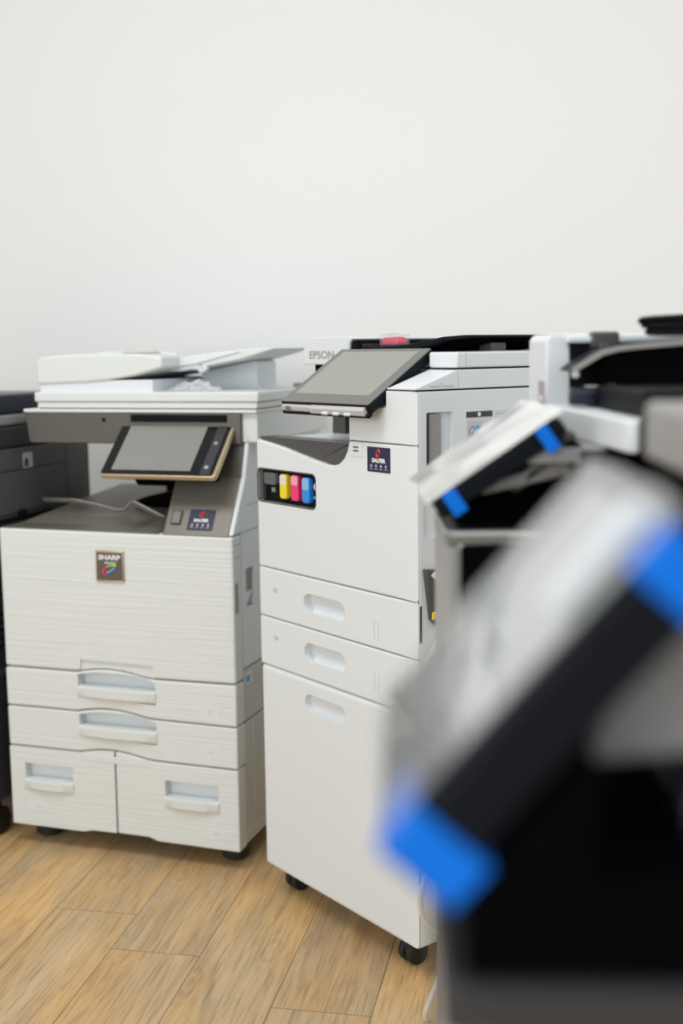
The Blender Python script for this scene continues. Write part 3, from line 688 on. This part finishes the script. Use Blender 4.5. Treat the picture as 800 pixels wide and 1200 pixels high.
# coil of black cable lying on that tray
P = []
for i in range(260):
    t = i/259*2*PI*6.5
    r = .052 + .009*math.sin(t*.37+1) + .004*math.sin(t*1.7)
    P.append((r*math.cos(t)*1.15, .52*r*math.sin(t), .0050 + .0026*t/(2*PI) + .0030*math.sin(t*.9+.6) + .002))
P += [(.03, .0, .030), (.01, -.005, .034), (-.008, .004, .032)]
o = obj('power_cable', tube(P, .0042, 8), 'black', None, (.11+.354, 1.80-.215, 1.2268))
tag(o, 'coiled black power cable lying on the black feeder tray', 'cable')

# ---- near one, far out of focus
N = thing('multifunction_printer', 'nearest printer, blurred black one with two blue tapes on its panel', 'printer', (.046, .999, 0), -math.radians(93), 'office printers in the row')
obj('body', box(.02, .495, .11, .60, .08, .90, .006), 'white', N)
obj('near_side', box(.490, .4995, .026, .60, .10, .905, .004), 'satin', N)
obj('front_cover', box(.34, .4895, .022, .11, .10, .905, .010, 3), 'grey_light', N)
for u, v in ((.06, .16), (.46, .10), (.06, .54), (.46, .54)): caster(N, u, v, .085, .032)
tn = obj('exit_tray', box(.34, .502, .020, .60, .915, .940, .005, 3), 'grey_tray', N)
obj('tray_well', prism([(.032,.93),(.032,.984),(.088,1.043),(.088,.985),(.40,.985),(.40,.93)], 'u', .30, .494, .002), 'matte', tn)
obj('tray_rim', tube([(.36,.021,.938),(.494,.024,.938),(.501,.034,.937),(.501,.30,.937)], .003, 8), 'grey_tray', tn)
obj('tray_floor', box(.10, .345, .12, .60, .905, .925, .003), 'satin', N)
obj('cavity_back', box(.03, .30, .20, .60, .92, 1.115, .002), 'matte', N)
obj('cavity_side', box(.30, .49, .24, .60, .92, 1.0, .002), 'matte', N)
obj('inner_guide', box(.30, .44, .14, .40, .965, 1.005, .004), 'midnight', N)
obj('under_beam', prism([(.092,1.015),(.30,1.035),(.30,1.09),(.125,1.08),(.10,1.05)], 'u', .33, .43, .006), 'grey_mid', N)
cn = film_panel(N, .268, .50, -.007, 1.0, .122, 1.147, .034, ((.004, .029, .010), (.164, .190, .012)), (.256, .0, .004, .0), 1.7, .0010, 'film_taut', 'screen_pale')
obj('panel_neck', prism([(.11,1.01),(.15,1.06),(.21,1.12),(.25,1.12),(.25,1.05),(.18,1.0)], 'u', .28, .36, .006), 'matte', N)
obj('film_roll_glint', tube([(.208, .130, .009), (.208, .150, .0095), (.207, .172, .0095), (.205, .188, .009)], .0075, 14), 'paper', cn)  # white roll stands in for the bright highlight on the film edge
obj('scanner_unit', box(.03, .50, .196, .60, 1.128, 1.174, .006), 'grey_mid', N)
obj('scanner_base', box(.04, .49, .205, .60, 1.112, 1.130, .003), 'matte', N)

# ------------------------------------------------------------------ light
w = bpy.data.worlds.new('room light'); bpy.context.scene.world = w; w.use_nodes = True
bg = w.node_tree.nodes['Background']; bg.inputs['Color'].default_value = (.965, .985, 1.0, 1); bg.inputs['Strength'].default_value = .70

def area(name, loc, target, size, sy, power, col):
    l = bpy.data.lights.new(name, 'AREA'); l.shape = 'RECTANGLE'; l.size = size; l.size_y = sy; l.energy = power; l.color = col
    o = bpy.data.objects.new(name, l); C.objects.link(o); o.location = loc
    d = Vector(target) - Vector(loc); o.rotation_euler = d.to_track_quat('-Z', 'Y').to_euler(); return o
area('ceiling_light', (-1.0, 1.4, 2.9), (-1.0, 1.6, 0), 1.6, .9, 36, (1, .975, .94))
area('ceiling_light', (1.2, 1.0, 2.9), (1.0, 1.4, 0), 1.6, .9, 6, (1, .98, .95))
area('window_light', (-2.6, -2.2, 1.9), (-.3, 3.0, 1.1), 2.6, 2.0, 88, (.97, .99, 1))
area('window_light', (3.2, -1.4, 2.3), (.4, 2.3, .9), 2.2, 1.8, 42, (.68, .83, 1))

# ------------------------------------------------------------------ camera
cam = bpy.data.cameras.new('camera'); co = bpy.data.objects.new('camera', cam); C.objects.link(co)
F, PT, RO, H = 1419.273, .134013, -.0126308, 1.217608
cam.sensor_fit = 'VERTICAL'; cam.sensor_height = 36; cam.sensor_width = 24; cam.lens = F/1200*36
r = Vector((1, 0, 0)); f = Vector((0, math.cos(PT), -math.sin(PT))); u = Vector((0, math.sin(PT), math.cos(PT)))
R = r*math.cos(RO) + u*math.sin(RO); U = -r*math.sin(RO) + u*math.cos(RO)
m = Matrix((R, U, -f)).transposed().to_4x4(); m.translation = Vector((0, 0, H)); co.matrix_world = m
cam.clip_start = .05
cam.dof.use_dof = True; cam.dof.focus_distance = 2.28; cam.dof.aperture_fstop = 2.06
sc_ = bpy.context.scene; sc_.camera = co
vs = sc_.view_settings
sc_.display_settings.display_device = 'sRGB'
vs.view_transform = 'Standard'; vs.look = 'None'; vs.gamma = 1; vs.use_curve_mapping = False; vs.exposure = -.19
sc_.cycles.use_denoising = True
sc_.cycles.transparent_max_bounces = 12
